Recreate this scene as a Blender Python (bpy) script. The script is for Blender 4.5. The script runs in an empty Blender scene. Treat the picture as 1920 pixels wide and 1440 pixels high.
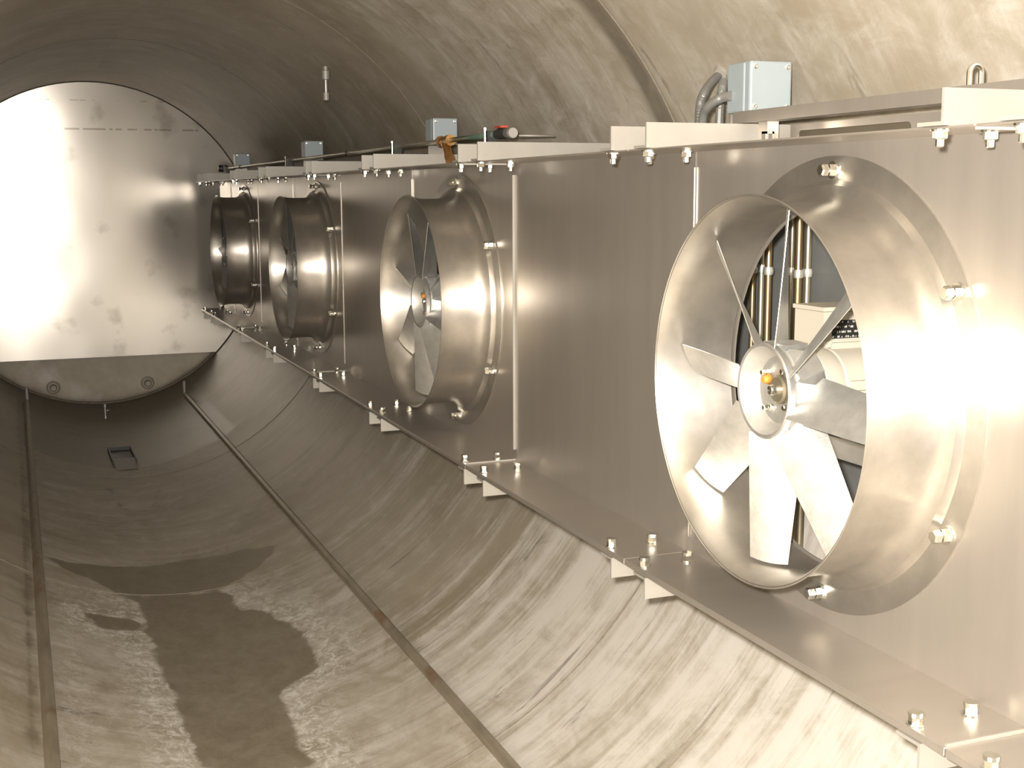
import bpy, bmesh, math, random
import numpy as np
from mathutils import Vector, Matrix
random.seed(4)
PI = math.pi
scn = bpy.context.scene
COL = scn.collection

# ---------------------------------------------------------------- camera
F_PX, YAW, PITCH, ROLL = 2387.5, .3706, -.148, -.0037
CAM = np.array([-.5092, 0.0, 1.4009])
RC = 1.0708                                   # inner radius of the vessel, axis at x=0, z=RC
cy_, sy_, cp_, sp_ = math.cos(YAW), math.sin(YAW), math.cos(PITCH), math.sin(PITCH)
cr_, sr_ = math.cos(ROLL), math.sin(ROLL)
FW = np.array([sy_*cp_, cy_*cp_, sp_]); RT = np.array([cy_, -sy_, 0.]); UP = np.cross(RT, FW)
RT, UP = RT*cr_ + UP*sr_, -RT*sr_ + UP*cr_
cam_data = bpy.data.cameras.new('camera')
cam_data.sensor_width = 36; cam_data.lens = F_PX/1920*36; cam_data.clip_start = .02
cam = bpy.data.objects.new('camera', cam_data); COL.objects.link(cam)
cam.matrix_world = Matrix(((RT[0], UP[0], -FW[0], CAM[0]), (RT[1], UP[1], -FW[1], CAM[1]), (RT[2], UP[2], -FW[2], CAM[2]), (0, 0, 0, 1)))
scn.camera = cam

# ---------------------------------------------------------------- light
world = bpy.data.worlds.new('sky'); scn.world = world; world.use_nodes = True
bg = world.node_tree.nodes['Background']; bg.inputs[0].default_value = (1.0, .97, .93, 1); bg.inputs[1].default_value = .75
fl = bpy.data.lights.new('flash', 'AREA'); fl.shape = 'DISK'; fl.size = .05; fl.energy = 145; fl.color = (1.0, .93, .855)
flash = bpy.data.objects.new('flash', fl); COL.objects.link(flash)          # the camera's own flash, left of and above the lens
flash.matrix_world = cam.matrix_world @ Matrix.Translation((-.045, .06, .0))
vs = scn.view_settings
vs.view_transform = 'Standard'; vs.look = 'None'; vs.gamma = 1; vs.use_curve_mapping = False; vs.exposure = 0.15

# ---------------------------------------------------------------- helpers
def ray(u, v): return FW + RT*(u-960)/F_PX + UP*(720-v)/F_PX
def plane(u, v, ax, val):
    r = ray(u, v); return CAM + (val-CAM[ax])/r[ax]*r
def cyl(u, v):                                 # pixel -> point on the vessel as (y along axis, angle from the bottom in degrees)
    r = ray(u, v); ox, oz = CAM[0], CAM[2]-RC
    a = r[0]**2+r[2]**2; b = 2*(ox*r[0]+oz*r[2]); c = ox*ox+oz*oz-RC*RC
    P = CAM + (-b+math.sqrt(b*b-4*a*c))/2/a*r
    return P[1], math.degrees(math.atan2(P[0], RC-P[2]))
def vessel_x(z, r=RC): return math.sqrt(max(r*r-(z-RC)**2, 0))

class MB:
    def __init__(s): s.v = []; s.f = []; s.sm = []
    def add(s, verts, faces, smooth=False):
        o = len(s.v); s.v += [tuple(map(float, p)) for p in verts]
        for f in faces: s.f.append(tuple(i+o for i in f)); s.sm.append(smooth)
        return s
    def box(s, x0, x1, y0, y1, z0, z1):
        return s.add([(x0,y0,z0),(x1,y0,z0),(x1,y1,z0),(x0,y1,z0),(x0,y0,z1),(x1,y0,z1),(x1,y1,z1),(x0,y1,z1)],
                     [(0,3,2,1),(4,5,6,7),(0,1,5,4),(1,2,6,5),(2,3,7,6),(3,0,4,7)])
    def lathe(s, prof, n=48, axis='x', c=(0,0,0), closed=False, smooth=True, caps=True):
        # prof: list of (radius, position along axis)
        V = []; Fc = []; m = len(prof)
        for r, h in prof:
            for k in range(n):
                a = 2*PI*k/n; p, q = r*math.cos(a), r*math.sin(a)
                V.append({'x': (c[0]+h, c[1]+p, c[2]+q), 'y': (c[0]+q, c[1]+h, c[2]+p), 'z': (c[0]+p, c[1]+q, c[2]+h)}[axis])
        for i in range(m if closed else m-1):
            j = (i+1) % m
            for k in range(n):
                l = (k+1) % n; Fc.append((i*n+k, i*n+l, j*n+l, j*n+k))
        s.add(V, Fc, smooth)
        if caps and not closed:
            o = len(s.v)-m*n
            s.f.append(tuple(o+k for k in reversed(range(n)))); s.sm.append(False)
            s.f.append(tuple(o+(m-1)*n+k for k in range(n))); s.sm.append(False)
        return s
    def tube(s, pts, r, n=10):
        pts = [Vector(p) for p in pts]; m = len(pts); V = []; Fc = []
        t0 = (pts[1]-pts[0]).normalized(); u = t0.orthogonal().normalized()
        for i, p in enumerate(pts):
            t = (pts[min(i+1, m-1)]-pts[max(i-1, 0)]).normalized()
            u = (u-t*u.dot(t)).normalized(); w = t.cross(u); rr = r[i] if isinstance(r, (list, tuple)) else r
            for k in range(n):
                a = 2*PI*k/n; V.append(p+(u*math.cos(a)+w*math.sin(a))*rr)
        for i in range(m-1):
            for k in range(n):
                l = (k+1) % n; Fc.append((i*n+k, i*n+l, (i+1)*n+l, (i+1)*n+k))
        o = len(s.v); s.add(V, Fc, True)
        s.f.append(tuple(o+k for k in reversed(range(n)))); s.sm.append(False)
        s.f.append(tuple(o+(m-1)*n+k for k in range(n))); s.sm.append(False)
        return s
    def prism(s, poly, ax, a0, a1):            # 2D polygon extruded along an axis
        n = len(poly); mk = {'x': lambda p, h: (h, p[0], p[1]), 'y': lambda p, h: (p[0], h, p[1]), 'z': lambda p, h: (p[0], p[1], h)}[ax]
        V = [mk(p, a0) for p in poly]+[mk(p, a1) for p in poly]
        return s.add(V, [tuple(reversed(range(n))), tuple(range(n, 2*n))]+[(i, (i+1) % n, n+(i+1) % n, n+i) for i in range(n)])
    def mesh(s, name, mat):
        me = bpy.data.meshes.new(name); me.from_pydata(s.v, [], s.f); me.polygons.foreach_set('use_smooth', s.sm)
        bm = bmesh.new(); bm.from_mesh(me); bmesh.ops.recalc_face_normals(bm, faces=bm.faces)
        for e in bm.edges: e.smooth = not (len(e.link_faces) == 2 and e.calc_face_angle(0) > .55)
        bm.to_mesh(me); bm.free()
        if mat: me.materials.append(mat)
        me.update(); return me
    def build(s, name, mat, parent=None, loc=(0,0,0)):
        o = bpy.data.objects.new(name, s.mesh(name, mat)); COL.objects.link(o); o.location = loc; o.parent = parent
        return o
def bevel(o, w=.002, seg=2):
    m = o.modifiers.new('bevel', 'BEVEL'); m.width = w; m.segments = seg; m.limit_method = 'ANGLE'; m.angle_limit = .6
    return o
def empty(name, loc, parent=None):
    o = bpy.data.objects.new(name, None); COL.objects.link(o); o.location = loc; o.parent = parent; o.empty_display_size = .05; return o
def tag(o, label, cat, group=None):
    o['label'] = label; o['category'] = cat
    if group: o['group'] = group
    return o
def struct(o, label=None):
    o['kind'] = 'structure'
    if label: o['label'] = label
    return o
def inst(name, me, parent, loc=(0,0,0), rot=None):
    o = bpy.data.objects.new(name, me); COL.objects.link(o); o.parent = parent; o.location = loc
    if rot: o.rotation_euler = rot
    return o
ORD = ['first', 'second', 'third', 'fourth', 'fifth', 'sixth', 'seventh', 'eighth', 'ninth', 'tenth']

# ---------------------------------------------------------------- materials
def mat(name, col, rough=.4, metal=1.0, var=.12, scale=6, stretch=(1,1,1), bump=.0, bscale=60, rvar=.08, aniso=0, dirt=None):
    m = bpy.data.materials.new(name); m.use_nodes = True; nt = m.node_tree; N = nt.nodes; L = nt.links
    p = N['Principled BSDF']; p.inputs['Metallic'].default_value = metal
    tc = N.new('ShaderNodeTexCoord'); mp = N.new('ShaderNodeMapping'); mp.inputs['Scale'].default_value = stretch
    L.new(tc.outputs['Object'], mp.inputs[0])
    n = N.new('ShaderNodeTexNoise'); n.inputs['Scale'].default_value = scale; n.inputs['Detail'].default_value = 6; n.inputs['Roughness'].default_value = .65
    L.new(mp.outputs[0], n.inputs['Vector'])
    r = N.new('ShaderNodeValToRGB'); r.color_ramp.elements[0].position = .3; r.color_ramp.elements[1].position = .7
    a = [c*(1-var) for c in col]; b = [min(c*(1+var), 1) for c in col]
    r.color_ramp.elements[0].color = (*a, 1); r.color_ramp.elements[1].color = (*b, 1)
    L.new(n.outputs['Fac'], r.inputs[0]); out = r.outputs[0]
    if dirt:
        n2 = N.new('ShaderNodeTexNoise'); n2.inputs['Scale'].default_value = dirt[1]; n2.inputs['Detail'].default_value = 8
        L.new(tc.outputs['Object'], n2.inputs['Vector'])
        r2 = N.new('ShaderNodeValToRGB'); r2.color_ramp.elements[0].position = dirt[2]; r2.color_ramp.elements[1].position = dirt[2]+.12
        L.new(n2.outputs['Fac'], r2.inputs[0])
        mx = N.new('ShaderNodeMix'); mx.data_type = 'RGBA'; L.new(r2.outputs[0], mx.inputs['Factor']); L.new(out, mx.inputs['A']); mx.inputs['B'].default_value = (*dirt[0], 1); out = mx.outputs['Result']
    L.new(out, p.inputs['Base Color'])
    mr = N.new('ShaderNodeMapRange'); mr.inputs['To Min'].default_value = max(rough-rvar, .03); mr.inputs['To Max'].default_value = rough+rvar
    L.new(n.outputs['Fac'], mr.inputs[0]); L.new(mr.outputs[0], p.inputs['Roughness'])
    if aniso:                                    # turned metal: grooves run around the x axis of the part
        p.inputs['Anisotropic'].default_value = aniso; p.inputs['Anisotropic Rotation'].default_value = .25
        tg = N.new('ShaderNodeTangent'); tg.direction_type = 'RADIAL'; tg.axis = 'X'; L.new(tg.outputs[0], p.inputs['Tangent'])
    if bump:
        bn = N.new('ShaderNodeTexNoise'); bn.inputs['Scale'].default_value = bscale; bn.inputs['Detail'].default_value = 3
        L.new(mp.outputs[0], bn.inputs['Vector']); bp = N.new('ShaderNodeBump'); bp.inputs['Strength'].default_value = bump; bp.inputs['Distance'].default_value = .004
        L.new(bn.outputs['Fac'], bp.inputs['Height']); L.new(bp.outputs[0], p.inputs['Normal'])
    return m
M = {}
M['sheet'] = mat('brushed_stainless_sheet', (.475,.437,.388), .36, .74, .05, 3, (1,5,.5), .0, 1.2, .04)
M['fan_steel'] = mat('spun_stainless', (.56,.53,.48), .38, .90, .12, 14, (1,1,1), .02, 40, .06, aniso=.75)
M['galv'] = mat('galvanised_steel', (.46,.452,.425), .50, .85, .14, 22, (1,1,1), .06, 120, .08)
M['blade'] = mat('cast_aluminium', (.66,.66,.635), .40, .85, .10, 40, (1,1,1), .08, 260, .06)
M['bracket'] = mat('bright_steel_angle', (.36,.342,.305), .55, .4, .06, 12, (1,1,1), .03, 120)
M['bolt'] = mat('zinc_bolt', (.80,.80,.74), .22, 1, .05, 60)
M['plate'] = None
M['box'] = mat('grey_enamel', (.27,.315,.335), .45, .1, .04, 10, (1,1,1), .02, 300, .04)
M['conduit'] = mat('grey_conduit', (.135,.135,.125), .45, .2, .08, 30)
M['brass'] = mat('brass', (.58,.33,.12), .38, .9, .18, 40)
M['pipe'] = mat('steel_pipe', (.52,.50,.42), .38, .9, .15, 20)
M['green_pipe'] = mat('green_pipe', (.10,.17,.125), .45, .2, .15, 20)
M['dark'] = mat('dark_plastic', (.03,.03,.028), .5, 0, .1, 30)
M['red'] = mat('red_handle', (.40,.06,.03), .5, 0, .1, 30)
M['motor'] = mat('cream_motor_paint', (.40,.37,.305), .5, .05, .04, 12)
M['tube_b'] = mat('bronze_tube', (.30,.225,.125), .36, .85, .18, 14, (1,1,.3))
M['tube_s'] = mat('steel_tube', (.36,.325,.24), .36, .85, .15, 14, (1,1,.3))
M['orange'] = mat('orange_paint', (.50,.20,.03), .6, 0, .1, 60)
M['rail'] = mat('rail_steel', (.36,.315,.24), .50, .6, .22, 5, (4,1,4), .06, 60, .1, dirt=((.24,.12,.05), 4, .60))
M['weld'] = mat('weld_bead', (.17,.145,.11), .7, .1, .3, 40)
M['dish'] = mat('dished_end_steel', (.30,.265,.205), .55, .3, .25, 5, (1,1,1), .05, 20, .08, dirt=((.40,.37,.31), 3.2, .56))
M['clamp'] = mat('tube_clamp', (.74,.72,.64), .35, .8, .05, 30)

def nameplate_mat():
    m = bpy.data.materials.new('black_nameplate'); m.use_nodes = True; N = m.node_tree.nodes; L = m.node_tree.links
    p = N['Principled BSDF']; p.inputs['Roughness'].default_value = .5
    tc = N.new('ShaderNodeTexCoord'); mp = N.new('ShaderNodeMapping'); mp.inputs['Scale'].default_value = (420, 1, 130); L.new(tc.outputs['Object'], mp.inputs[0])
    n = N.new('ShaderNodeTexNoise'); n.inputs['Scale'].default_value = 1; n.inputs['Detail'].default_value = 0; L.new(mp.outputs[0], n.inputs['Vector'])
    w = N.new('ShaderNodeTexWave'); w.bands_direction = 'Z'; w.inputs['Scale'].default_value = 38; L.new(tc.outputs['Object'], w.inputs['Vector'])
    a = N.new('ShaderNodeMath'); a.operation = 'GREATER_THAN'; a.inputs[1].default_value = .55; L.new(n.outputs['Fac'], a.inputs[0])
    b = N.new('ShaderNodeMath'); b.operation = 'GREATER_THAN'; b.inputs[1].default_value = .62; L.new(w.outputs['Fac'], b.inputs[0])
    c = N.new('ShaderNodeMath'); c.operation = 'MULTIPLY'; L.new(a.outputs[0], c.inputs[0]); L.new(b.outputs[0], c.inputs[1])
    mx = N.new('ShaderNodeMix'); mx.data_type = 'RGBA'; L.new(c.outputs[0], mx.inputs['Factor'])
    mx.inputs['A'].default_value = (.012,.012,.012,1); mx.inputs['B'].default_value = (.35,.34,.31,1); L.new(mx.outputs['Result'], p.inputs['Base Color'])
    return m
M['nameplate'] = nameplate_mat()

def end_plate_mat():
    m = bpy.data.materials.new('bright_end_sheet'); m.use_nodes = True; N = m.node_tree.nodes; L = m.node_tree.links
    p = N['Principled BSDF']; p.inputs['Metallic'].default_value = .7
    tc = N.new('ShaderNodeTexCoord'); sx = N.new('ShaderNodeSeparateXYZ'); L.new(tc.outputs['Object'], sx.inputs[0])
    n = N.new('ShaderNodeTexNoise'); n.inputs['Scale'].default_value = 5; n.inputs['Detail'].default_value = 8; L.new(tc.outputs['Object'], n.inputs['Vector'])
    r = N.new('ShaderNodeValToRGB'); e = r.color_ramp.elements
    e[0].position = .28; e[0].color = (.44,.405,.35,1); e[1].position = .40; e[1].color = (.60,.565,.505,1); L.new(n.outputs['Fac'], r.inputs[0])
    # rows of dark scuff dashes along two horizontal lines
    def row(z, half, thr, freq):
        d = N.new('ShaderNodeMath'); d.operation = 'SUBTRACT'; d.inputs[1].default_value = z; L.new(sx.outputs['Z'], d.inputs[0])
        ab = N.new('ShaderNodeMath'); ab.operation = 'ABSOLUTE'; L.new(d.outputs[0], ab.inputs[0])
        lt = N.new('ShaderNodeMath'); lt.operation = 'LESS_THAN'; lt.inputs[1].default_value = half; L.new(ab.outputs[0], lt.inputs[0])
        mp = N.new('ShaderNodeMapping'); mp.inputs['Scale'].default_value = (freq, 0, 0); mp.inputs['Location'].default_value = (z*7, 0, 0); L.new(tc.outputs['Object'], mp.inputs[0])
        nn = N.new('ShaderNodeTexNoise'); nn.inputs['Scale'].default_value = 1; nn.inputs['Detail'].default_value = 4; L.new(mp.outputs[0], nn.inputs['Vector'])
        gt = N.new('ShaderNodeMath'); gt.operation = 'GREATER_THAN'; gt.inputs[1].default_value = thr; L.new(nn.outputs['Fac'], gt.inputs[0])
        mu = N.new('ShaderNodeMath'); mu.operation = 'MULTIPLY'; L.new(lt.outputs[0], mu.inputs[0]); L.new(gt.outputs[0], mu.inputs[1]); return mu.outputs[0]
    r1 = row(1.835, .006, .48, 12); r2 = row(2.02, .003, .52, 9)
    mxx = N.new('ShaderNodeMath'); mxx.operation = 'MAXIMUM'; L.new(r1, mxx.inputs[0]); L.new(r2, mxx.inputs[1])
    sc = N.new('ShaderNodeMath'); sc.operation = 'MULTIPLY'; sc.inputs[1].default_value = .5; L.new(mxx.outputs[0], sc.inputs[0])
    mx = N.new('ShaderNodeMix'); mx.data_type = 'RGBA'; L.new(sc.outputs[0], mx.inputs['Factor']); L.new(r.outputs[0], mx.inputs['A']); mx.inputs['B'].default_value = (.15,.12,.08,1)
    L.new(mx.outputs['Result'], p.inputs['Base Color'])
    p.inputs['Roughness'].default_value = .20; p.inputs['Anisotropic'].default_value = .7; p.inputs['Anisotropic Rotation'].default_value = .25
    tg = N.new('ShaderNodeTangent'); tg.direction_type = 'RADIAL'; tg.axis = 'Z'; L.new(tg.outputs[0], p.inputs['Tangent'])
    bn = N.new('ShaderNodeTexNoise'); bn.inputs['Scale'].default_value = 1.6; bn.inputs['Detail'].default_value = 1; L.new(tc.outputs['Object'], bn.inputs['Vector'])
    bp = N.new('ShaderNodeBump'); bp.inputs['Strength'].default_value = .35; bp.inputs['Distance'].default_value = .02; L.new(bn.outputs['Fac'], bp.inputs['Height']); L.new(bp.outputs[0], p.inputs['Normal'])
    return m
M['plate'] = end_plate_mat()

def shell_mat():
    m = bpy.data.materials.new('stained_vessel_steel'); m.use_nodes = True; N = m.node_tree.nodes; L = m.node_tree.links
    p = N['Principled BSDF']
    uv = N.new('ShaderNodeUVMap'); uv.uv_map = 'unrolled'
    def noise(sx, sy, det=6, ro=.6, dist=0):
        mp = N.new('ShaderNodeMapping'); mp.inputs['Scale'].default_value = (sx, sy, 1); L.new(uv.outputs[0], mp.inputs[0])
        n = N.new('ShaderNodeTexNoise'); n.inputs['Scale'].default_value = 1; n.inputs['Detail'].default_value = det; n.inputs['Roughness'].default_value = ro; n.inputs['Distortion'].default_value = dist
        L.new(mp.outputs[0], n.inputs['Vector']); return n.outputs['Fac']
    def math_(op, a, b=None, clamp=False):
        n = N.new('ShaderNodeMath'); n.operation = op; n.use_clamp = clamp
        for i, q in enumerate((a, b)):
            if q is None: continue
            if isinstance(q, (int, float)): n.inputs[i].default_value = q
            else: L.new(q, n.inputs[i])
        return n.outputs[0]
    def rng(v, a, b, c=0., d=1.):
        n = N.new('ShaderNodeMapRange'); n.interpolation_type = 'SMOOTHSTEP'; L.new(v, n.inputs[0])
        for i, q in enumerate((a, b, c, d)): n.inputs[i+1].default_value = q
        return n.outputs[0]
    def attr(nm):
        a = N.new('ShaderNodeAttribute'); a.attribute_name = nm; return a.outputs['Fac']
    def mix(f, a, b):
        n = N.new('ShaderNodeMix'); n.data_type = 'RGBA'; L.new(f, n.inputs['Factor'])
        for k, q in (('A', a), ('B', b)):
            if isinstance(q, tuple): n.inputs[k].default_value = (*q, 1)
            else: L.new(q, n.inputs[k])
        return n.outputs['Result']
    streak = noise(9, .75, 9, .68, .5); blotch = noise(2.2, 2.2, 7, .6); fine = noise(38, 30, 6, .75); mott = noise(9, 11, 9, .72, .6)
    base = mix(rng(blotch, .35, .65), (.315,.272,.20), (.40,.358,.28))
    # chalky residue: streaks running down the wall, mottled
    amt = math_('ADD', attr('chalk'), math_('MULTIPLY', math_('SUBTRACT', streak, .5), attr('amp')))
    amt = math_('ADD', amt, math_('MULTIPLY', math_('SUBTRACT', mott, .5), 1.3))
    amt = math_('ADD', amt, math_('MULTIPLY', math_('MULTIPLY', math_('SUBTRACT', noise(42, 1.6, 6, .7, .3), .5), .55), attr('amp')))
    amt = rng(amt, .1, 1.0)
    c = mix(amt, base, (.62,.59,.535))
    # dark scratches in the residue
    c = mix(math_('MULTIPLY', rng(noise(16, 2.2, 10, .75, .8), .58, .68), .7), c, (.17,.15,.12))
    # crusty rim along the wet patch
    sd = attr('wet'); sdn = math_('ADD', sd, math_('MULTIPLY', math_('SUBTRACT', noise(7, 7, 5, .6), .5), .10))
    crust = math_('MULTIPLY', rng(sdn, -.20, -.03), rng(noise(26, 34, 8, .8, .8), .44, .62)); crust = math_('MULTIPLY', crust, attr('crust'))
    c = mix(crust, c, (.70,.68,.62))
    wet = rng(sdn, -.006, .014)
    c = mix(math_('MULTIPLY', wet, .92), c, mix(rng(mott, .3, .7), (.185,.155,.105), (.25,.215,.155)))
    c = mix(math_('MULTIPLY', attr('band'), rng(mott, .25, .6, .55, 1.)), c, (.13,.11,.08))
    L.new(c, p.inputs['Base Color'])
    p.inputs['Metallic'].default_value = .22
    rg = math_('SUBTRACT', math_('ADD', .50, math_('MULTIPLY', amt, .12)), math_('MULTIPLY', wet, .06)); L.new(rg, p.inputs['Roughness'])
    bp = N.new('ShaderNodeBump'); bp.inputs['Strength'].default_value = .12; bp.inputs['Distance'].default_value = .003; L.new(mott, bp.inputs['Height']); L.new(bp.outputs[0], p.inputs['Normal'])
    return m
M['shell'] = shell_mat()

# ---------------------------------------------------------------- vessel shell
def poly_sd(P, poly):                           # signed distance, positive inside; P (n,2)
    poly = np.array(poly); n = len(poly); d2 = np.full(len(P), 1e9); inside = np.zeros(len(P), bool)
    for i in range(n):
        a = poly[i]; b = poly[(i+1) % n]; e = b-a; w = P-a
        t = np.clip((w@e)/max(e@e, 1e-12), 0, 1); q = w-t[:, None]*e; d2 = np.minimum(d2, (q*q).sum(1))
        if a[1] != b[1]:
            c = ((a[1] > P[:, 1]) != (b[1] > P[:, 1])) & (P[:, 0] < (b[0]-a[0])*(P[:, 1]-a[1])/(b[1]-a[1])+a[0]); inside ^= c
    s = np.sqrt(d2); return np.where(inside, s, -s)
def unroll(px): return [(lambda q: (q[0], math.radians(q[1])*RC))(cyl(u, v)) for u, v in px]
def half(pts): return [(x*.5, 900+y*.5) for x, y in pts]   # crop coordinates -> pixels
WET = [unroll(half([(430,425),(500,460),(540,520),(550,570),(600,700),(640,790),(690,940),(750,1080),(1185,1080),(1140,990),(1100,920),(1070,850),(1060,800),(1100,755),(1200,700),(1190,650),(1150,590),(1090,540),(1000,490),(910,485),(860,430),(820,410),(560,437)])),
       unroll(half([(180,290),(400,322),(700,300),(900,262),(1050,238),(1010,290),(960,330),(850,400),(560,433),(430,420),(330,370),(240,335)])),
       unroll(half([(310,490),(400,510),(500,525),(545,548),(480,565),(400,560),(340,540)]))]
DRY = [unroll([(205,915),(300,912),(285,955),(250,962),(225,950)])]
ss = lambda x, a, b: (lambda t: t*t*(3-2*t))(np.clip((x-a)/(b-a), 0, 1))
def paint(Y, TH):                               # per-vertex stain fields, with far-end shading; TH degrees from the bottom
    P = np.stack([Y, np.radians(TH)*RC], 1)
    wet = np.full(len(Y), -.3)
    low = (np.abs(TH) < 60)
    for poly in WET: wet[low] = np.maximum(wet[low], poly_sd(P[low], poly))
    for poly in DRY: wet[low] = np.maximum(wet[low], .004-np.abs(poly_sd(P[low], poly)))
    # runnels beside the rails, and the damp far floor, with painted flash falloff
    wet = np.maximum(wet, np.where(Y < 8.4, .012-np.abs(np.radians(TH+29.8)*RC), -1))
    wet = np.maximum(wet, np.minimum(Y-6.75-.004*np.abs(TH), np.radians(31-np.abs(TH))*RC))
    wet = np.clip(wet, -.3, .3)
    side = ss(TH, 25, 29); up = ss(TH, 95, 105); left = ss(-TH, 27, 31)
    ch_floor = .42 - .10*ss(Y, 4.45, 4.6) - .12*ss(Y, 5.8, 6.6)
    ch_side = .70 - .50*ss(Y, 3.36, 3.42) + .22*ss(Y, 4.3, 4.5) - .20*ss(Y, 4.9, 5.2) - .2*ss(Y, 5.8, 6.3) + .10*ss(-Y, -2.6, -2.0)
    ch_up = .30 + .14*ss(Y, 2.7, 2.8) - .18*ss(Y, 4.14, 4.18)
    ch_left = .25 - .1*ss(Y, 4.4, 4.6)
    ch = ch_floor*(1-side)+ch_side*side; ch = ch*(1-up)+ch_up*up; ch = ch*(1-left)+ch_left*left
    band = .85*ss(Y, 2.69, 2.705)*(1-ss(Y, 2.775, 2.80))*up
    band = np.maximum(band, .75*ss(Y, 6.6, 7.4)*(1-ss(np.abs(TH), 24, 36)))  # dark wet stain on the far floor, light falloff partly painted in
    band = np.maximum(band, .6*ss(Y, 7.9, 8.8)*(1-ss(np.abs(TH), 45, 70)))  # stain towards the vessel end, with its shading painted in
    crust = ss(-np.abs(TH), -27, -22)*(1-ss(Y, 4.4, 4.6))
    amp = (1.1*(1-side)+2.1*side)*(1-up)+.8*up
    return wet, ch, band, crust, amp
shell = struct(empty('wall_shell', (0, 0, 0)), 'stained cylindrical steel vessel wall')
COURSES = [-.9, .75, 2.70, 4.50, 6.50, 9.0]
for a, b in zip(COURSES, COURSES[1:]):
    NT = 420; NY = max(int((b-a)/.022), 2)
    if b < 1: NY = 12
    ys = np.linspace(a, b, NY+1); th = np.linspace(-180, 180, NT+1)
    YY, TT = np.meshgrid(ys, th, indexing='ij'); YY = YY.ravel(); TT = TT.ravel(); tr = np.radians(TT)
    V = np.stack([RC*np.sin(tr), YY, RC-RC*np.cos(tr)], 1)
    i = np.arange(NY)[:, None]*(NT+1)+np.arange(NT)[None, :]; i = i.ravel()
    Fq = np.stack([i, i+NT+1, i+NT+2, i+1], 1)
    NO = 72; ro = RC+.01; to = np.radians(np.linspace(-180, 180, NO, endpoint=False)); V2 = []
    for yy in (a, b):
        for rr in (ro,): V2 += [(rr*math.sin(t), yy, RC-rr*math.cos(t)) for t in to]
    o0 = len(V); F2 = [(o0+k, o0+(k+1) % NO, o0+NO+(k+1) % NO, o0+NO+k) for k in range(NO)]
    me = bpy.data.meshes.new('shell_course'); me.from_pydata(V.tolist()+V2, [], Fq.tolist()+F2)
    me.polygons.foreach_set('use_smooth', [True]*len(me.polygons))
    wet, ch, band, crust, amp = paint(YY, TT)
    for nm, arr, dv in (('wet', wet, -.3), ('chalk', ch, 0), ('band', band, 0), ('crust', crust, 0), ('amp', amp, 1)):
        at = me.attributes.new(nm, 'FLOAT', 'POINT'); full = np.full(len(me.vertices), dv, np.float32); full[:len(arr)] = arr; at.data.foreach_set('value', full)
    uvl = me.uv_layers.new(name='unrolled'); li = np.zeros(len(me.loops), np.int32); me.loops.foreach_get('vertex_index', li)
    UV = np.zeros((len(me.vertices), 2), np.float32); UV[:len(YY), 0] = YY; UV[:len(YY), 1] = tr*RC; uvl.data.foreach_set('uv', UV[li].ravel())
    me.materials.append(M['shell']); me.update()
    inst('shell_course', me, shell)
for yy, rr in ((2.697, .0022), (4.497, .002), (6.497, .002)):
    MB().lathe([(RC+.002, yy-rr*1.6), (RC-rr*.7, yy-rr*.7), (RC-rr, yy), (RC-rr*.7, yy+rr*.7), (RC+.002, yy+rr*1.6)], 160, 'y', (0, 0, RC), caps=False).build('weld_seam', M['weld'], shell)
sw = MB(); pts = []
for k in range(24):
    t = math.radians(29+k*22/23); pts.append(((RC-.001)*math.sin(t), 3.39, RC-(RC-.001)*math.cos(t)))
sw.tube(pts, .0028, 6).build('weld_seam', M['weld'], shell)

# dished far end and the bright sheet closing most of it
prof = [(RC+.006, 9.0)] + [(RC*math.cos(a), 9.0+.08*math.sin(a)) for a in np.linspace(0, PI/2-.001, 14)]
dish = MB().lathe(prof, 96, 'y', (0, 0, RC), caps=False).build('wall_end', M['dish'])
struct(dish, 'dull dished steel end of the vessel below the bright sheet')
MB().lathe([(RC+.002, 8.985), (RC-.010, 8.99), (RC-.012, 9.0), (RC-.010, 9.01), (RC+.002, 9.02)], 128, 'y', (0, 0, RC), caps=False).build('end_weld', M['weld'], dish)
for px in ((100, 727), (277, 718)):
    P = plane(px[0], px[1], 1, 9.02); rr = math.hypot(P[0], P[2]-RC); yy = 9.0+.08*math.sqrt(max(1-(rr/RC)**2, 0))
    P = plane(px[0], px[1], 1, yy-.01); o = MB().lathe([(.045, .012), (.045, 0), (.035, -.004)], 20, 'y').lathe([(.026, -.003), (.026, -.03), (.018, -.036)], 6, 'y', smooth=False).build('plug', M['dish'], dish, tuple(P))
pl = []
zb_ = .323; a0 = math.asin((zb_-RC)/(RC-.006))
for k in range(81):
    a = a0+(PI-2*a0)*k/80; pl.append(((RC-.006)*math.cos(a), RC+(RC-.006)*math.sin(a)))
endp = MB().prism(pl, 'y', 8.955, 8.967).build('end_panel', M['plate'])
tag(endp, 'large bright sheet steel panel closing the far end of the vessel', 'panel')

# rails, pins and drain on the vessel floor
def rail(th, label):
    t = math.radians(th); n = Vector((-math.sin(t), 0, math.cos(t))); s = Vector((math.cos(t), 0, math.sin(t)))
    c = Vector((RC*math.sin(t), 0, RC-RC*math.cos(t))); poly = []
    for u, w in ((-.013, -.002), (.013, -.002), (.012, .026), (.007, .033), (-.007, .033), (-.012, .026)):
        q = c+s*u+n*w; poly.append((q.x, q.z))
    o = MB().prism(poly, 'y', -.85, 8.36).build('floor_rail', M['rail']); tag(o, label, 'rail', 'floor rails welded along the vessel bottom')
    p = c+n*.029; pin = MB().lathe([(.010, 0), (.011, .01), (.011, .075), (.006, .082)], 12, 'z').build('end_pin', M['bracket'], o, (p.x, 8.345, p.z)); pin['label'] = 'short bright upright pin'
    return o
rail(-27.9, 'rusty bar rail on vessel floor, on the side away from the fans')
rail(26.4, 'rusty bar rail on vessel floor, on the side towards the fans')
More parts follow.
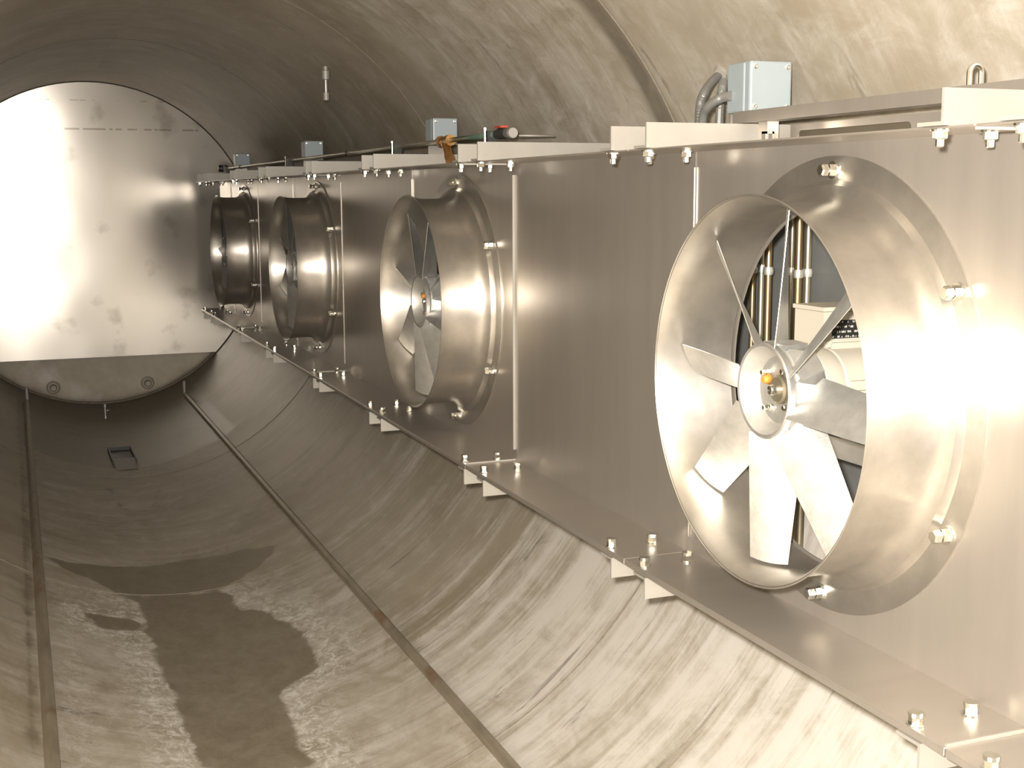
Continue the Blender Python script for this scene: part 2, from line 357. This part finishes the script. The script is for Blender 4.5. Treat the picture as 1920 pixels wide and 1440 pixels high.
st = empty('drain_stub', (-.03, 8.36, .002)); tag(st, 'small upright drain stub in the vessel bottom before the end panel', 'pipe stub')
MB().lathe([(.013, 0), (.013, .02), (.009, .022), (.009, .07), (.012, .072), (.012, .092)], 12, 'z').build('stem', M['galv'], st)
MB().tube([(0, 0, .05), (.03, 0, .052)], .006, 8).build('side_spigot', M['galv'], st)
dr = empty('drain_box', (-.03, 6.95, .0)); tag(dr, 'small square drain box with a pale sloping flap in the vessel bottom', 'drain')
MB().box(-.062, -.055, -.10, .30, .003, .024).box(.055, .062, -.10, .30, .003, .024).box(-.055, .055, .293, .30, .003, .024).box(-.055, .055, .0, .293, .002, .006).build('rim', M['dark'], dr)
MB().prism([(-.24, .004), (-.02, .004), (-.02, .022)], 'x', -.054, .054).build('flap', M['bracket'], dr)

# ---------------------------------------------------------------- baffle panels
WX, LIP, ZT, ZB, ZF, RF = .7294, .583, 1.4806, .6849, 1.0853, .375
T = .003
FANY = [1.749, 3.634, 5.540, 7.400]
JOINTS = [.30, 1.26, 2.20, 3.16, 4.09, 5.078, 6.02, 6.955, 7.87, 8.30]
HOLE = .298
plabels = ['plain steel baffle panel beside the vessel doorway', 'baffle panel carrying the fan under the lifting loop', 'plain baffle panel between the strainer fan and the lifting loop fan',
           'baffle panel carrying the fan below the brass strainer', 'plain baffle panel second from the end panel among the plain ones', 'baffle panel carrying the second fan from the end panel',
           'plain baffle panel between the two fans closest to the end panel', 'baffle panel carrying the fan closest to the end panel', 'narrow plain baffle panel beside the bright end sheet']
def baffle(i):
    y0, y1 = JOINTS[i]+.0015, JOINTS[i+1]-.0015; fan = i % 2 == 1
    root = empty('baffle_panel', (WX, (y0+y1)/2, ZB)); tag(root, plabels[i], 'panel', 'baffle panels in a row along the vessel')
    ym = (y0+y1)/2; hl = (y1-y0)/2; dx = .0012 if fan else 0.0
    mb = MB()
    if fan:
        fy = FANY[i//2]-ym; fz = ZF-ZB; H = ZT-ZB
        ang = [2*PI*k/72 for k in range(72)]
        for cy, cz in ((-hl, 0), (hl, 0), (hl, H), (-hl, H)): ang.append(math.atan2(cz-fz, cy-fy) % (2*PI))
        ang = sorted(set(round(a, 5) for a in ang)); n = len(ang); V = []
        for x in (dx, dx+T):
            for a in ang:
                V.append((x, fy+HOLE*math.cos(a), fz+HOLE*math.sin(a)))
            for a in ang:
                c, s = math.cos(a), math.sin(a); t = 1e9
                if c > 1e-9: t = min(t, (hl-fy)/c)
                if c < -1e-9: t = min(t, (-hl-fy)/c)
                if s > 1e-9: t = min(t, (H-fz)/s)
                if s < -1e-9: t = min(t, (-fz)/s)
                V.append((x, fy+t*c, fz+t*s))
        Fc = []
        for k in range(n):
            l = (k+1) % n
            Fc += [(k, l, n+l, n+k), (2*n+k, 3*n+k, 3*n+l, 2*n+l), (k, 2*n+k, 2*n+l, l), (n+k, n+l, 3*n+l, 3*n+k)]
        mb.add(V, Fc)
    else: mb.box(dx, dx+T, -hl, hl, 0, ZT-ZB)
    mb.build('face_sheet', M['sheet'], root)
    bevel(MB().box(LIP-WX+dx*.3, dx+T, -hl, hl, -T, 0).box(LIP-WX+dx*.3, LIP-WX+dx*.3+.002, -hl, hl, -.012, -T).build('bottom_lip', M['sheet'], root), .001, 1)
    bevel(MB().box(LIP-WX+dx*.3, dx+T, -hl, hl, ZT-ZB, ZT-ZB+T).build('top_lip', M['sheet'], root), .001, 1)
    # folded return edge facing the doorway, bright where the panel stands proud
    w = .008 if i == 3 else .003
    MB().box(dx-w, dx-.0002, -hl, -hl+.003, .03, ZT-ZB-.03).build('edge_strip', M['bracket' if i == 3 else 'sheet'], root)
    if fan:
        MB().box(LIP-WX+.004, dx-.001, -hl, -hl+.003, .0002, .004).build('lower_edge_bar', M['bracket'], root)
        MB().box(LIP-WX+.004, dx-.001, -hl, -hl+.003, ZT-ZB-.004, ZT-ZB-.0002).build('upper_edge_bar', M['bracket'], root)
    return root
for i in range(9): baffle(i)

# ---------------------------------------------------------------- angle brackets with bolts
def hexbolt(up):                                 # head/nut above or below z=0
    s = 1 if up else -1; mb = MB()
    mb.lathe([(.0125, 0), (.0125, s*.0025)], 16, 'z', smooth=False).lathe([(.0095, s*.0025), (.0095, s*.011), (.0075, s*.0125)], 6, 'z', smooth=False)
    if not up: mb.lathe([(.0055, -.012), (.0055, -.021), (.004, -.0225)], 10, 'z')
    else: mb.lathe([(.0105, .012), (.0105, .018)], 12, 'z', smooth=False)
    return mb.mesh('hex_bolt', M['bolt'])
NUT, HEAD = hexbolt(False), hexbolt(True)
bracket_meshes = {}
def bracket(y, top, label, h):
    X0, tk, leg = (LIP-.006 if top else LIP+.002), .005, .05
    key = (top, h)
    if key not in bracket_meshes:
        mb = MB()
        if top:
            z0 = ZT+T+.0004; x1 = vessel_x(z0+h)-.004; xb = vessel_x(z0)-.004
            mb.prism([(X0, 0), (xb, 0), (xb-.004, h*.45), (x1, h*.55), (x1, h), (X0, h)], 'y', 0, tk); mb.box(X0, xb-.02, tk, leg, 0, tk)
        else:
            z0 = ZB-T-.0125; x1 = vessel_x(z0-h)-.004
            mb.prism([(X0, 0), (x1, 0), (x1, -h), (X0, -h)], 'y', 0, tk); mb.box(X0, x1-.02, tk, leg, -tk, 0)
        bracket_meshes[key] = mb.mesh('angle_bracket', M['bracket'])
    z = ZT+T+.0004 if top else ZB-T-.0125
    o = inst('angle_bracket', bracket_meshes[key], None, (0, y, z))
    tag(o, label, 'bracket', 'upper angle brackets over the baffle' if top else 'lower angle brackets under the baffle')
    for bx in ((.594, .674) if top else (.597, .690)):
        inst('hex_bolt', NUT if top else HEAD, o, (bx, .026, (ZT-.0004 if top else ZB+.0004)-z), (0, 0, random.random()))
PAIRS = [(1.310, 1.165), (2.262, 2.114), (3.175, 3.025), (4.158, 4.012), (5.033, 4.925), (6.068, 5.88), (6.905, 6.785), (7.90, 7.77), (8.19,)]
for j, pr in enumerate(PAIRS):
    for k, y in enumerate(pr):
        side = 'end sheet side' if k == 0 else 'doorway side'
        if j == 8: a, b = 'upper steel angle bracket at the very end of the baffle by end sheet', 'lower steel angle bracket at the very end of the baffle by end sheet'
        else:
            n = ORD[7-j]
            a = f'upper angle bracket, {n} joint from the end sheet, {side}'; b = f'lower angle bracket, {n} joint from the end sheet, {side}'
        bracket(y, True, a, .046); bracket(y, False, b, .042)

# ---------------------------------------------------------------- axial fans
def hexmesh(r, h, name='flange_bolt'):           # bolt along -x
    return MB().lathe([(r*1.35, 0), (r*1.35, -.003)], 16, 'x', smooth=False).lathe([(r, -.003), (r, -h*.45)], 6, 'x', smooth=False).lathe([(r*.55, -h*.45), (r*.55, -h*.55)], 10, 'x', smooth=False).lathe([(r, -h*.55), (r, -h*.9), (r*.8, -h)], 6, 'x', smooth=False).mesh(name, M['bolt'])
FB = hexmesh(.0105, .026); SB = hexmesh(.005, .016, 'hub_bolt')
P_RIM = .163
ringprof = [(.3155, -P_RIM), (.3135, -P_RIM-.001), (.309, -P_RIM+.010), (.305, -P_RIM+.026), (.303, -P_RIM+.045), (.303, -.062), (.306, -.046), (.313, -.034), (.322, -.028), (.329, -.024), (.332, -.016), (.336, -.0115), (.345, -.010), (RF, -.010), (RF, -.007),
            (.336, -.007), (.318, -.007), (.300, -.012), (.2985, -.05), (.2985, -P_RIM+.045), (.3015, -P_RIM+.026), (.3055, -P_RIM+.010), (.311, -P_RIM+.001)]
RING = MB().lathe(ringprof, 96, 'x', closed=True).mesh('duct_ring', M['fan_steel'])
hubprof = [(.0005, -.085), (.022, -.085), (.030, -.087), (.055, -.093), (.068, -.110), (.072, -.122), (.076, -.1235), (.0785, -.121), (.0785, -.112), (.074, -.106), (.074, -.055), (.070, -.048), (.0005, -.048)]
HUB = MB().lathe(hubprof, 48, 'x', caps=False).mesh('hub', M['galv'])
BOSS = MB().lathe([(.024, -.084), (.024, -.094), (.020, -.097), (.0005, -.097)], 24, 'x', caps=False).mesh('shaft_washer', M['tube_s'])
CAPB = MB().lathe([(.009, -.097), (.0095, -.105), (.007, -.110), (.0005, -.111)], 16, 'x', caps=False).mesh('shaft_bolt', M['bolt'])
def blade_mesh():
    V = []; Fc = []; nr, nc = 7, 6; th = .0022
    for side in (1, -1):
        for i in range(nr):
            t = i/(nr-1); r = .074+(.291-.074)*t; ch = .090-.022*t; pit = math.radians(47-14*t)
            for k in range(nc):
                u = k/(nc-1)-.5; cam_ = .004*(1-4*u*u)*(1-.3*t)
                # chord runs from front (-x) to back (+x); across goes towards +y for a blade pointing up
                cx = math.sin(pit)*u*ch-math.cos(pit)*cam_; cy = math.cos(pit)*u*ch+math.sin(pit)*cam_
                nx, ny = -math.cos(pit), math.sin(pit); e = th*(1-.5*abs(u)*2)
                rr = r + (.003*(1-4*u*u) if i == nr-1 else 0)
                V.append((cx+nx*e*side*.5-.092, cy+ny*e*side*.5, rr))
    n1 = nr*nc
    for i in range(nr-1):
        for k in range(nc-1):
            a = i*nc+k; Fc += [(a, a+1, a+nc+1, a+nc), (n1+a, n1+a+nc, n1+a+nc+1, n1+a+1)]
    for i in range(nr-1):
        for k in (0, nc-1): a = i*nc+k; Fc.append((a, a+nc, n1+a+nc, n1+a))
    for k in range(nc-1):
        for i in (0, nr-1): a = i*nc+k; Fc.append((a, a+1, n1+a+1, n1+a))
    mb = MB().add(V, Fc, True)
    # clamped root pad on the hub
    mb.prism([(-.024, -.030), (.026, -.018), (.024, .018), (-.022, .026)], 'z', .066, .0775); 
    o = len(mb.v)-8; mb.v[o:] = [(x_-.080, y_, z_) for x_, y_, z_ in mb.v[o:]]
    return mb.mesh('blade', M['blade'])
BLADE = blade_mesh()
MOTOR = MB().lathe([(.056, -.047), (.064, -.040), (.066, -.020), (.063, -.006)], 36, 'x').lathe([(.060, -.006), (.064, -.002), (.064, .17), (.056, .18)], 36, 'x').mesh('motor_body', M['motor'])
def fins_mesh():
    mb = MB()
    for k in range(22):
        a = 2*PI*k/22
        if abs(a-PI*.72) < .35: continue
        c, s = math.cos(a), math.sin(a); r0, r1, w = .062, .074, .0018
        V = []
        for x in (.0, .165):
            for r in (r0, r1):
                for t in (-w, w): V.append((x, r*c-t*s, r*s+t*c))
        mb.add(V, [(0,1,3,2), (4,6,7,5), (0,4,5,1), (2,3,7,6), (0,2,6,4), (1,5,7,3)])
    return mb.mesh('cooling_fins', M['motor'])
FINS = fins_mesh()
TBOX = MB().box(.022, .15, .045, .130, .045, .118).mesh('terminal_box', M['motor']); TLID = MB().box(.019, .153, .042, .133, .119, .126).mesh('terminal_lid', M['motor'])
TNECK = MB().box(.05, .13, .02, .09, .02, .05).mesh('terminal_neck', M['motor'])
NPL = MB().box(-.033, .033, -.0012, 0, -.0155, .0155).mesh('nameplate', M['nameplate'])
flabels = ['axial fan with flash-bright ring under the lifting loop, motor nameplate showing behind blades', 'axial fan in the panel below the brass strainer on the pipe',
           'second axial fan from the bright end panel', 'axial fan closest to the bright end panel']
phase = [87, 79, 70, 95]
for i, fy in enumerate(FANY):
    root = empty('axial_fan', (WX+.008, fy, ZF)); tag(root, flabels[i], 'fan', 'axial fans along the baffle')
    ring = inst('duct_ring', RING, root)
    for k in range(6):
        a = math.radians(90+60*k); inst('flange_bolt', FB, ring, (-.0105, -.352*math.cos(a), .352*math.sin(a)), (k*.7, 0, 0))
    hub = inst('hub', HUB, root, (-.010, 0, 0)); inst('shaft_washer', BOSS, hub); inst('shaft_bolt', CAPB, hub)
    for k in range(4):
        a = math.radians(40+90*k+phase[i]); inst('hub_bolt', SB, hub, (-.0895, .041*math.cos(a), .041*math.sin(a)))
    a = math.radians(135); mk = MB().tube([(-.091, 0, 0), (-.104, 0, 0)], [.009, .005], 10).build('paint_mark', M['orange'], hub, (0, .030, .013)); mk['label'] = 'orange paint mark'
    for k in range(8):
        inst('blade', BLADE, root, (-.010, 0, 0), (math.radians(90-phase[i]+45*k), 0, 0))
    mot = inst('motor', MOTOR, root, (-.010, 0, 0)); mot['label'] = 'cream painted electric motor'
    inst('cooling_fins', FINS, mot); inst('terminal_neck', TNECK, mot); inst('terminal_box', TBOX, mot); inst('terminal_lid', TLID, mot)
    inst('nameplate', NPL, mot, (.072, .0448, .088))
    sup = MB().box(.05, .064, -.44, .44, -.112, -.106).box(.05, .056, -.44, .44, -.135, -.112).box(.14, .154, -.44, .44, -.112, -.106).box(.05, .154, -.09, .09, -.106, -.100).box(.07, .13, -.07, .07, -.100, -.060).build('motor_support', M['galv'], root)
    for yy in (-.07, .07, -.2): inst('support_bolt', NUT, sup, (.075 if abs(yy) < .1 else .057, yy, -.1125), None)

# heating tubes standing behind the first two fans
tubes = [(1412, 0, .006), (1428, 1, .007), (1441, 0, .008), (1484, 1, .0065), (1497, 0, .008), (1514, 1, .0075)]
names = ['outermost', 'second', 'third', 'fourth', 'fifth', 'sixth']
for dy, who, cnt in ((0, 'behind the lifting loop fan', 6), (1.885, 'behind the brass strainer fan', 6)):
    for k, (px, m_, r) in enumerate(tubes[:cnt]):
        P = plane(px, 500, 0, .915+.035*(k % 2)); x, y = P[0], P[1]+dy
        root = empty('heating_tube', (x, y, .60)); tag(root, f'{["bronze", "steel"][m_]} upright tube {who}, {ORD[k]} from the end sheet side', 'tube', 'heating tubes behind the baffle')
        MB().tube([(0, 0, 0), (0, 0, .35), (0, 0, .93)], r, 12).build('tube', M['tube_b' if m_ == 0 else 'tube_s'], root)
        MB().lathe([(r+.002, -.008), (r+.0035, 0), (r+.002, .008)], 12, 'z', (0, 0, .645)).build('clamp', M['clamp'], root)

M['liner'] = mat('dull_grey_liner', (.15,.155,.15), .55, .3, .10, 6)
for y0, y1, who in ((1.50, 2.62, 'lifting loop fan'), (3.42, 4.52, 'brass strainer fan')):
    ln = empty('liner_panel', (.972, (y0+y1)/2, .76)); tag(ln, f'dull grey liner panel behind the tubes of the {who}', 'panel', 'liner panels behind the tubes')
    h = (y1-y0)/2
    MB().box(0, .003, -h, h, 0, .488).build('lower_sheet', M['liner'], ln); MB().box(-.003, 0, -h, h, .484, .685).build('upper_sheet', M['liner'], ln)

# ---------------------------------------------------------------- junction boxes above the baffle
def jbox(y, x0, x1, z0, z1, label):
    w, h = x1-x0, z1-z0; root = empty('junction_box', ((x0+x1)/2, y, z0)); tag(root, label, 'junction box', 'grey junction boxes above the baffle')
    bevel(MB().box(-w/2, w/2, .022, .085, 0, h).build('body', M['box'], root), .004)
    lid = bevel(MB().box(-w/2-.0005, w/2+.0005, 0, .021, -.0005, h+.0005).build('lid', M['box'], root), .004)
    for sx in (-1, 1):
        for sz in (.010, h-.010):
            MB().lathe([(.0048, 0), (.0048, -.0018), (.0030, -.0022), (.0030, -.0010), (.0005, -.0010)], 12, 'y', caps=False).build('screw', M['bolt'], lid, (sx*(w/2-.010), 0, sz))
    # sheet bracket carrying the box
    MB().box(-w/2+.01, w/2-.005, .086, .089, -.062, h-.02).build('mounting_plate', M['sheet'], root)
    return root
jbox(2.10, .785, .875, 1.552, 1.645, 'pale grey junction box with ribbed conduits beside it')
jbox(4.00, .775, .858, 1.560, 1.645, 'grey junction box behind the brass strainer')
jbox(5.90, .765, .850, 1.560, 1.647, 'grey junction box second from the end panel')
jbox(7.80, .755, .840, 1.562, 1.648, 'grey junction box closest to the end panel')

def smooth_path(pts, n=10):
    pts = [Vector(p) for p in pts]; out = []
    P = [pts[0]*2-pts[1]]+pts+[pts[-1]*2-pts[-2]]
    for i in range(1, len(P)-2):
        for k in range(n):
            t = k/n; a, b, c, d = P[i-1], P[i], P[i+1], P[i+2]
            out.append(.5*((2*b)+(c-a)*t+(2*a-5*b+4*c-d)*t*t+(3*b-a-3*c+d)*t**3))
    out.append(pts[-1]); return out
def conduit(pts, label):
    path = smooth_path(pts, 12); r = [.0088+(.0010 if k % 2 else 0) for k in range(len(path))]
    # ribs: resample densely
    dense = []
    for a, b in zip(path, path[1:]):
        for t in (0, .5): dense.append(a.lerp(b, t))
    dense.append(path[-1]); r = [.0086+(.0011 if k % 2 else 0) for k in range(len(dense))]
    o = MB().tube(dense, r, 10).build('conduit', M['conduit']); return tag(o, label, 'conduit', 'ribbed conduits by the junction box')
pp = lambda u, v, y: tuple(plane(u, v, 1, y))
port = Vector((.893, 2.40, 1.648))
conduit([port, pp(1331, 158, 2.36), pp(1318, 180, 2.32), pp(1312, 205, 2.33), (pp(1311, 232, 2.34)[0], 2.34, 1.49)], 'ribbed grey conduit curving from the wall gland, farthest from the junction box')
conduit([(.783, 2.165, 1.585), pp(1352, 184, 2.20), pp(1328, 200, 2.225), pp(1318, 222, 2.235), (pp(1316, 236, 2.235)[0], 2.235, 1.49)], 'ribbed grey conduit leaving the side of the junction box and bending down')
conduit([Vector((.872, 2.345, 1.628)), pp(1354, 168, 2.315), pp(1351, 190, 2.30), (pp(1349, 225, 2.29)[0]+.004, 2.30, 1.49)], 'ribbed grey conduit dropping straight down behind the junction box')
g = MB(); g.tube([(.93, 2.43, 1.690), (.905, 2.405, 1.660), (.890, 2.392, 1.645)], [.020, .017, .014], 14); gl = g.build('wall_gland', M['bracket']); tag(gl, 'metal cable gland in the vessel wall above the ribbed conduits', 'gland')

# beam, slotted strip, clip and lifting loop above the first fan
beam = MB().box(.780, .784, 1.32, 2.152, 1.5315, 1.5535).box(.784, .815, 1.32, 2.095, 1.5315, 1.5355).build('support_beam', M['sheet']); tag(beam, 'long thin steel angle beam reaching from the junction box to a bracket', 'beam')
for yy in (1.36, 2.04): MB().box(.786, .81, yy, yy+.03, 1.484, 1.531).build('foot', M['sheet'], beam)
strip = MB(); z0, z1, xs = 1.4845, 1.528, .865
ya, yb, zc, rz = 1.735, 2.06, 1.506, .010
strip.box(xs, xs+.003, 1.42, ya, z0, z1).box(xs, xs+.003, yb, 2.085, z0, z1).box(xs, xs+.003, ya, yb, zc+rz, z1).box(xs, xs+.003, ya, yb, z0, zc-rz)
for yc, sgn in ((ya, 1), (yb, -1)):
    for k in range(6):
        a0_, a1_ = PI/2*k/6, PI/2*(k+1)/6
        for sz in (1, -1):
            p0 = (yc+sgn*rz*(1-math.sin(a0_)), zc+sz*rz*math.cos(a0_)); p1 = (yc+sgn*rz*(1-math.sin(a1_)), zc+sz*rz*math.cos(a1_))
            strip.prism([(yc, p0[1]), p0, p1, (yc, p1[1])], 'x', xs, xs+.003)
so = strip.build('slotted_strip', M['sheet']); MB().box(xs+.014, xs+.017, 1.70, 2.09, z0, z1).build('slot_shade_sheet', mat('slot_shade_brown', (.09,.075,.05), .6, 0), so); tag(so, 'upright steel strip with a long rounded slot under the thin beam', 'strip')  # dark sheet added behind the slot to stand in for the shade inside
cl = MB().box(-.009, -.005, 0, .012, 0, .022).box(.005, .009, 0, .012, 0, .022).box(-.009, .009, 0, .012, .018, .022).build('saddle_clip', M['galv'], None, (.712, 1.915, ZT+T+.0004)); tag(cl, 'tiny inverted U saddle clip on the baffle top under the beam', 'clip')
lp = empty('lifting_loop', (.80, 1.515, 1.530)); tag(lp, 'upright steel lifting loop of round bar above the bracket', 'loop')
pts = [(-.0105, 0, 0)]+[(-.0105, 0, .042)]+[(-.0105*math.cos(a), 0, .042+.0105*math.sin(a)) for a in np.linspace(.2, PI-.2, 9)]+[(.0105, 0, .042), (.0105, 0, 0)]
MB().tube(pts, .0042, 10).build('bar', M['bolt'], lp); MB().box(-.022, .022, -.012, .012, -.004, 0).box(-.004, .016, -.006, .006, -.046, -.004).build('foot_plate', M['bracket'], lp)
b2 = MB().box(.70, .704, .32, 1.15, 1.5320, 1.560).box(.704, .74, .32, 1.15, 1.532, 1.536).build('support_beam', M['sheet']); tag(b2, 'thin steel angle beam over the plain panel beside the doorway', 'beam')

# ---------------------------------------------------------------- air pipe on top with fittings
PX, PZ = .742, 1.5635
pipe = empty('air_pipe', (PX, 8.2, PZ)); tag(pipe, 'thin pipe with brass strainer and valve lying on the upper brackets', 'pipe')
MB().tube([(0, -4.37, 0), (0, -2.0, 0), (0, 0, 0)], .0075, 10).build('pipe_run', M['pipe'], pipe)
gp = MB().tube([(0, -4.87, 0), (0, -4.47, 0)], .0078, 10).build('green_length', M['green_pipe'], pipe); gp['label'] = 'dark green pipe length'
for y in (8.05, 6.15, 4.30, 3.37):
    c = MB().box(-.012, .012, -.010, .010, -.0285, -.007).box(-.014, .014, -.008, .008, -.009, .011).build('pipe_clamp', M['dark'], pipe, (0, y-8.2, 0))
    MB().lathe([(.004, -.028), (.004, .012), (.007, .012), (.007, .019)], 8, 'z', (-.019, 0, 0)).build('clamp_bolt', M['bolt'], c)
for y in (5.0, 7.55): MB().lathe([(.0105, -.015), (.0115, 0), (.0105, .015)], 10, 'y', (0, y-8.2, 0)).build('pipe_coupling', M['dark'], pipe)
ye = MB().lathe([(.017, -.03), (.021, -.02), (.021, .02), (.017, .03)], 16, 'x', (0, .02, .004)).tube([(0, .012, .0), (0, .045, .0)], .014, 12).build('end_elbow', M['dark'], pipe)
strn = MB().lathe([(.017, -.055), (.017, -.035), (.013, -.03), (.0145, .0), (.013, .03), (.017, .035), (.017, .045)], 12, 'y').build('strainer', M['brass'], pipe, (0, -4.42, 0)); strn['label'] = 'brass strainer body'
MB().tube([(0, 0, -.006), (-.004, -.035, -.03), (-.008, -.062, -.050)], [.013, .0135, .0135], 12).tube([(-.008, -.062, -.050), (-.010, -.080, -.063)], [.0165, .0165], 6).build('strainer_leg', M['brass'], strn)
vl = MB().lathe([(.013, -.03), (.015, -.02), (.015, .02), (.012, .05)], 12, 'y').build('valve', M['dark'], pipe, (0, -4.92, 0)); vl['label'] = 'dark valve at the pipe end'
MB().box(-.012, .010, -.01, .035, .015, .021).build('lever', M['red'], vl)
MB().lathe([(.0135, -.045), (.0145, -.042), (.0145, -.031)], 16, 'y', (.012, 0, 0)).build('end_cap', M['bracket'], vl)
MB().tube([(.03, -.04, -.007), (.135, -.04, -.007)], .0028, 8).build('stay_rod', M['bracket'], vl)

# spray nozzle hanging from the roof
c = cyl(610, 122); t = math.radians(c[1]); bx_, bz_ = RC*math.sin(t), RC-RC*math.cos(t)
nz = empty('spray_nozzle', (bx_, c[0], bz_-.137)); tag(nz, 'small metal nozzle hanging from the vessel roof', 'nozzle')
MB().lathe([(.010, .132), (.010, .118), (.016, .115), (.016, .082), (.010, .080)], 14, 'z').build('coupling', M['bracket'], nz)
MB().lathe([(.0085, .081), (.0085, .03)], 12, 'z').build('stem', M['galv'], nz)
MB().lathe([(.0125, .031), (.0125, .002), (.010, 0)], 14, 'z').build('tip', M['bracket'], nz)
